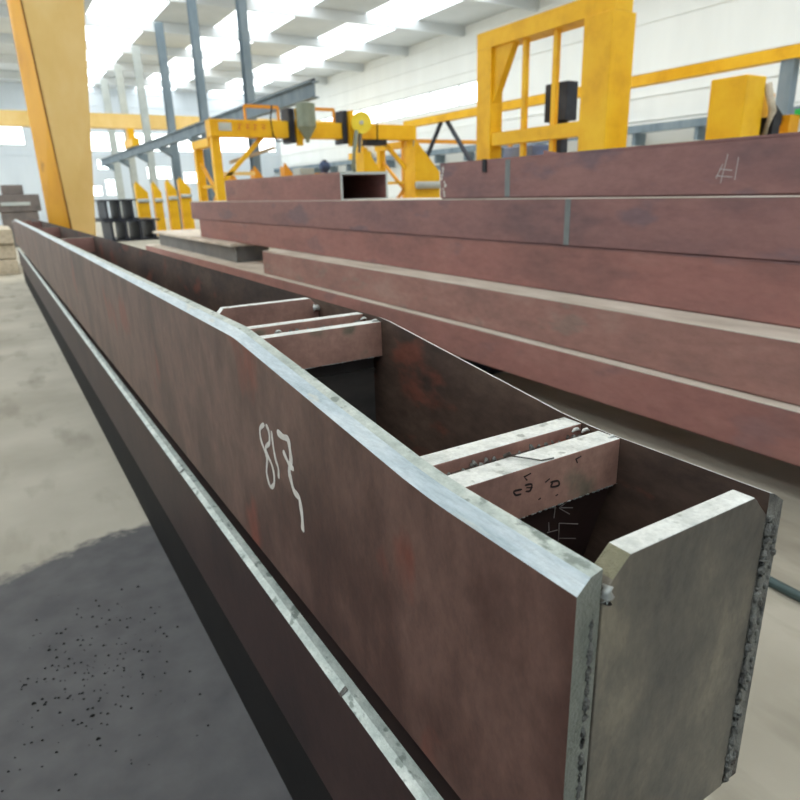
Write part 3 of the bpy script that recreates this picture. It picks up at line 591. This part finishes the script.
# ------------------------------------------------------------------ portal frame and machine on the right
pf = thing('portal_frame', (9.1, 9.8, 0), 'bright yellow portal frame with two square posts behind the beam marked #1', 'frame')
MB().box(8.98, 9.30, 10.98, 11.42, 0.05, 4.3).build('post', 'yellow', pf, bevel=0.01)
MB().box(8.95, 9.5, 7.95, 8.55, 0.05, 4.3).build('post', 'yellow', pf, bevel=0.01)
MB().box(8.9, 9.6, 7.8, 11.6, 0, 0.05).build('sill_plate', 'yellow_worn', pf)
MB().box(9.02, 9.26, 8.5, 11.0, 2.50, 2.74).build('rail', 'yellow', pf)
MB().box(8.98, 9.4, 7.95, 11.42, 4.3, 4.6).build('top_beam', 'yellow', pf)
for y in (10.15, 9.35): MB().box(9.10, 9.19, y-0.05, y+0.05, 0.05, 4.3).build('upright', 'yellow', pf)
MB().prism([(9.05, 10.98, 3.3), (9.05, 10.4, 4.3), (9.05, 10.98, 4.3)], (0.15, 0, 0)).build('gusset', 'yellow', pf)
tag(MB().box(9.9, 10.2, 9.9, 10.35, 0, 0.4).box(9.95, 10.15, 9.95, 10.3, 0.4, 2.9).box(9.9, 10.2, 9.8, 10.4, 2.9, 3.6).build('drill_head', 'dark_steel', bevel=0.02), 'dark upright drill head seen between the yellow portal posts', 'machine')
tag(MB().box(9.7, 10.3, 10.5, 11.5, 0, 0.06).box(9.75, 10.25, 10.55, 11.45, 0.06, 2.5).build('blue_bin', 'blue_pale', bevel=0.02), 'pale blue bin behind the yellow portal rail', 'bin')
yb = thing('truss_girder', (16, 17, 4.3), 'yellow overhead girder with dark splayed struts behind the stack, left of the portal', 'girder')
MB().box(15.85, 16.15, 8.0, 25.2, 4.25, 4.52).build('top_chord', 'yellow', yb)
MB().bar((16, 22.6, 4.25), (16, 23.9, 2.7), 0.12, 0.12).build('strut', 'dark_steel', yb)
MB().bar((16, 22.2, 4.25), (16, 20.6, 2.6), 0.12, 0.12).build('strut', 'dark_steel', yb)
for y in (24.9, 9.0): MB().box(15.88, 16.12, y-0.15, y+0.15, 0, 4.25).build('leg', 'grey_blue', yb)
MB().box(15.9, 16.1, 9.0, 25.0, 2.45, 2.65).build('bottom_chord', 'grey_blue', yb)
ob = thing('barrier_beam', (19.5, 26, 0), 'slim orange crossbar against the white wall behind the splayed struts', 'beam')
MB().box(16.4, 23.0, 26.2, 26.35, 3.75, 3.92).build('bar', 'orange', ob)
for x in (16.5, 22.8): MB().box(x-0.08, x+0.08, 26.2, 26.35, 0, 3.75).build('post', 'orange', ob)
ym = thing('beam_machine', (10.8, 6.6, 0), 'yellow machine column with a dark hose arm behind the right end of the #1 beam', 'machine')
MB().box(10.1, 10.62, 6.3, 6.9, 0.1, 3.2).build('column', 'yellow', ym, bevel=0.02)
MB().box(10.70, 11.1, 6.4, 6.9, 0.1, 3.0).build('housing', 'yellow_worn', ym, bevel=0.02)
MB().box(9.9, 11.9, 6.1, 7.1, 0, 0.1).build('base', 'yellow_worn', ym)
MB().box(10.78, 10.98, 6.2, 6.4, 2.2, 2.62).build('bracket', 'dark', ym)
MB().bar((11.0, 6.6, 3.0), (12.3, 6.6, 2.2), 0.14, 0.14).build('arm', 'dark', ym)
MB().tube([(10.66, 6.3, 3.1), (10.72, 6.2, 2.7), (10.68, 6.3, 2.2)], 0.06, 8).build('hose', 'timber', ym, smooth=True)
MB().box(11.9, 12.1, 6.3, 6.5, 2.66, 2.8).build('lamp', 'green', ym)['label'] = 'small green lamp'
MB().box(11.6, 11.9, 6.4, 6.9, 0.1, 2.7).build('housing', 'yellow_worn', ym)

# ------------------------------------------------------------------ left and far odds and ends
def channel(x0, x1, ya, yb, z0, z1, label, mt='dark_steel'):
    t = 0.07; xm = (x0+x1)/2
    o = MB().box(x0, x1, ya, yb, z0, z0+t).box(x0, x1, ya, yb, z1-t, z1).box(xm-0.05, xm+0.05, ya, yb, z0+t, z1-t).build('steel_section', mt)
    return tag(o, label, 'beam', 'dark sections stacked beyond the near girder')
for i in range(4):
    channel(4.02+i*0.56, 4.54+i*0.56, 29.6, 32.2, 0.0, 0.85, 'blue black steel section on the floor, ' + ('nearest the crane leg', 'second from the crane leg', 'third from the crane leg', 'nearest the jigs')[i] + ', under the top layer')
for i in range(3):
    channel(3.98+i*0.5, 4.44+i*0.5, 29.8, 32.0, 0.85, 1.68, 'blue black steel section by the crane leg, ' + ('nearest the leg', 'middle one', 'nearest the jigs')[i] + ' on the top layer')
mc = thing('shear_machine', (1.1, 30.4, 0), 'grey brown machine with a stepped top far behind the left end of the girder', 'machine')
MB().box(-0.2, 1.86, 29.9, 31.0, 0, 0.55).build('bed', 'grey_steel', mc, bevel=0.02)
MB().box(0.44, 1.72, 30.0, 30.9, 0.55, 1.32).build('body', 'mach', mc, bevel=0.03)
MB().box(0.3, 1.86, 29.95, 30.95, 1.32, 1.96).build('head', 'mach', mc, bevel=0.03)
MB().box(0.5, 1.5, 29.88, 29.95, 1.55, 1.68).build('guard', 'grey_pale', mc)
MB().box(0.62, 1.36, 30.1, 30.8, 1.96, 2.32).build('motor_cover', 'mach', mc, bevel=0.03)
q = random.Random(2)
names = ['bottom layer, left', 'bottom layer, right', 'middle layer, left', 'middle layer, right', 'top layer, left', 'top layer, right']
for i in range(6):
    L, s = divmod(i, 2); j = q.uniform(-0.012, 0.012)
    x0 = -0.55+s*0.5+j
    o = MB().box(x0, x0+0.47, 18.6+q.uniform(-0.3, 0.3), 21.2, 0.36*L, 0.36*L+0.34).build('timber_baulk', 'timber', bevel=0.02)
    tag(o, 'pale rough timber baulk piled beyond the left end of the near girder, ' + names[i], 'timber', 'timber pile past the girder end')
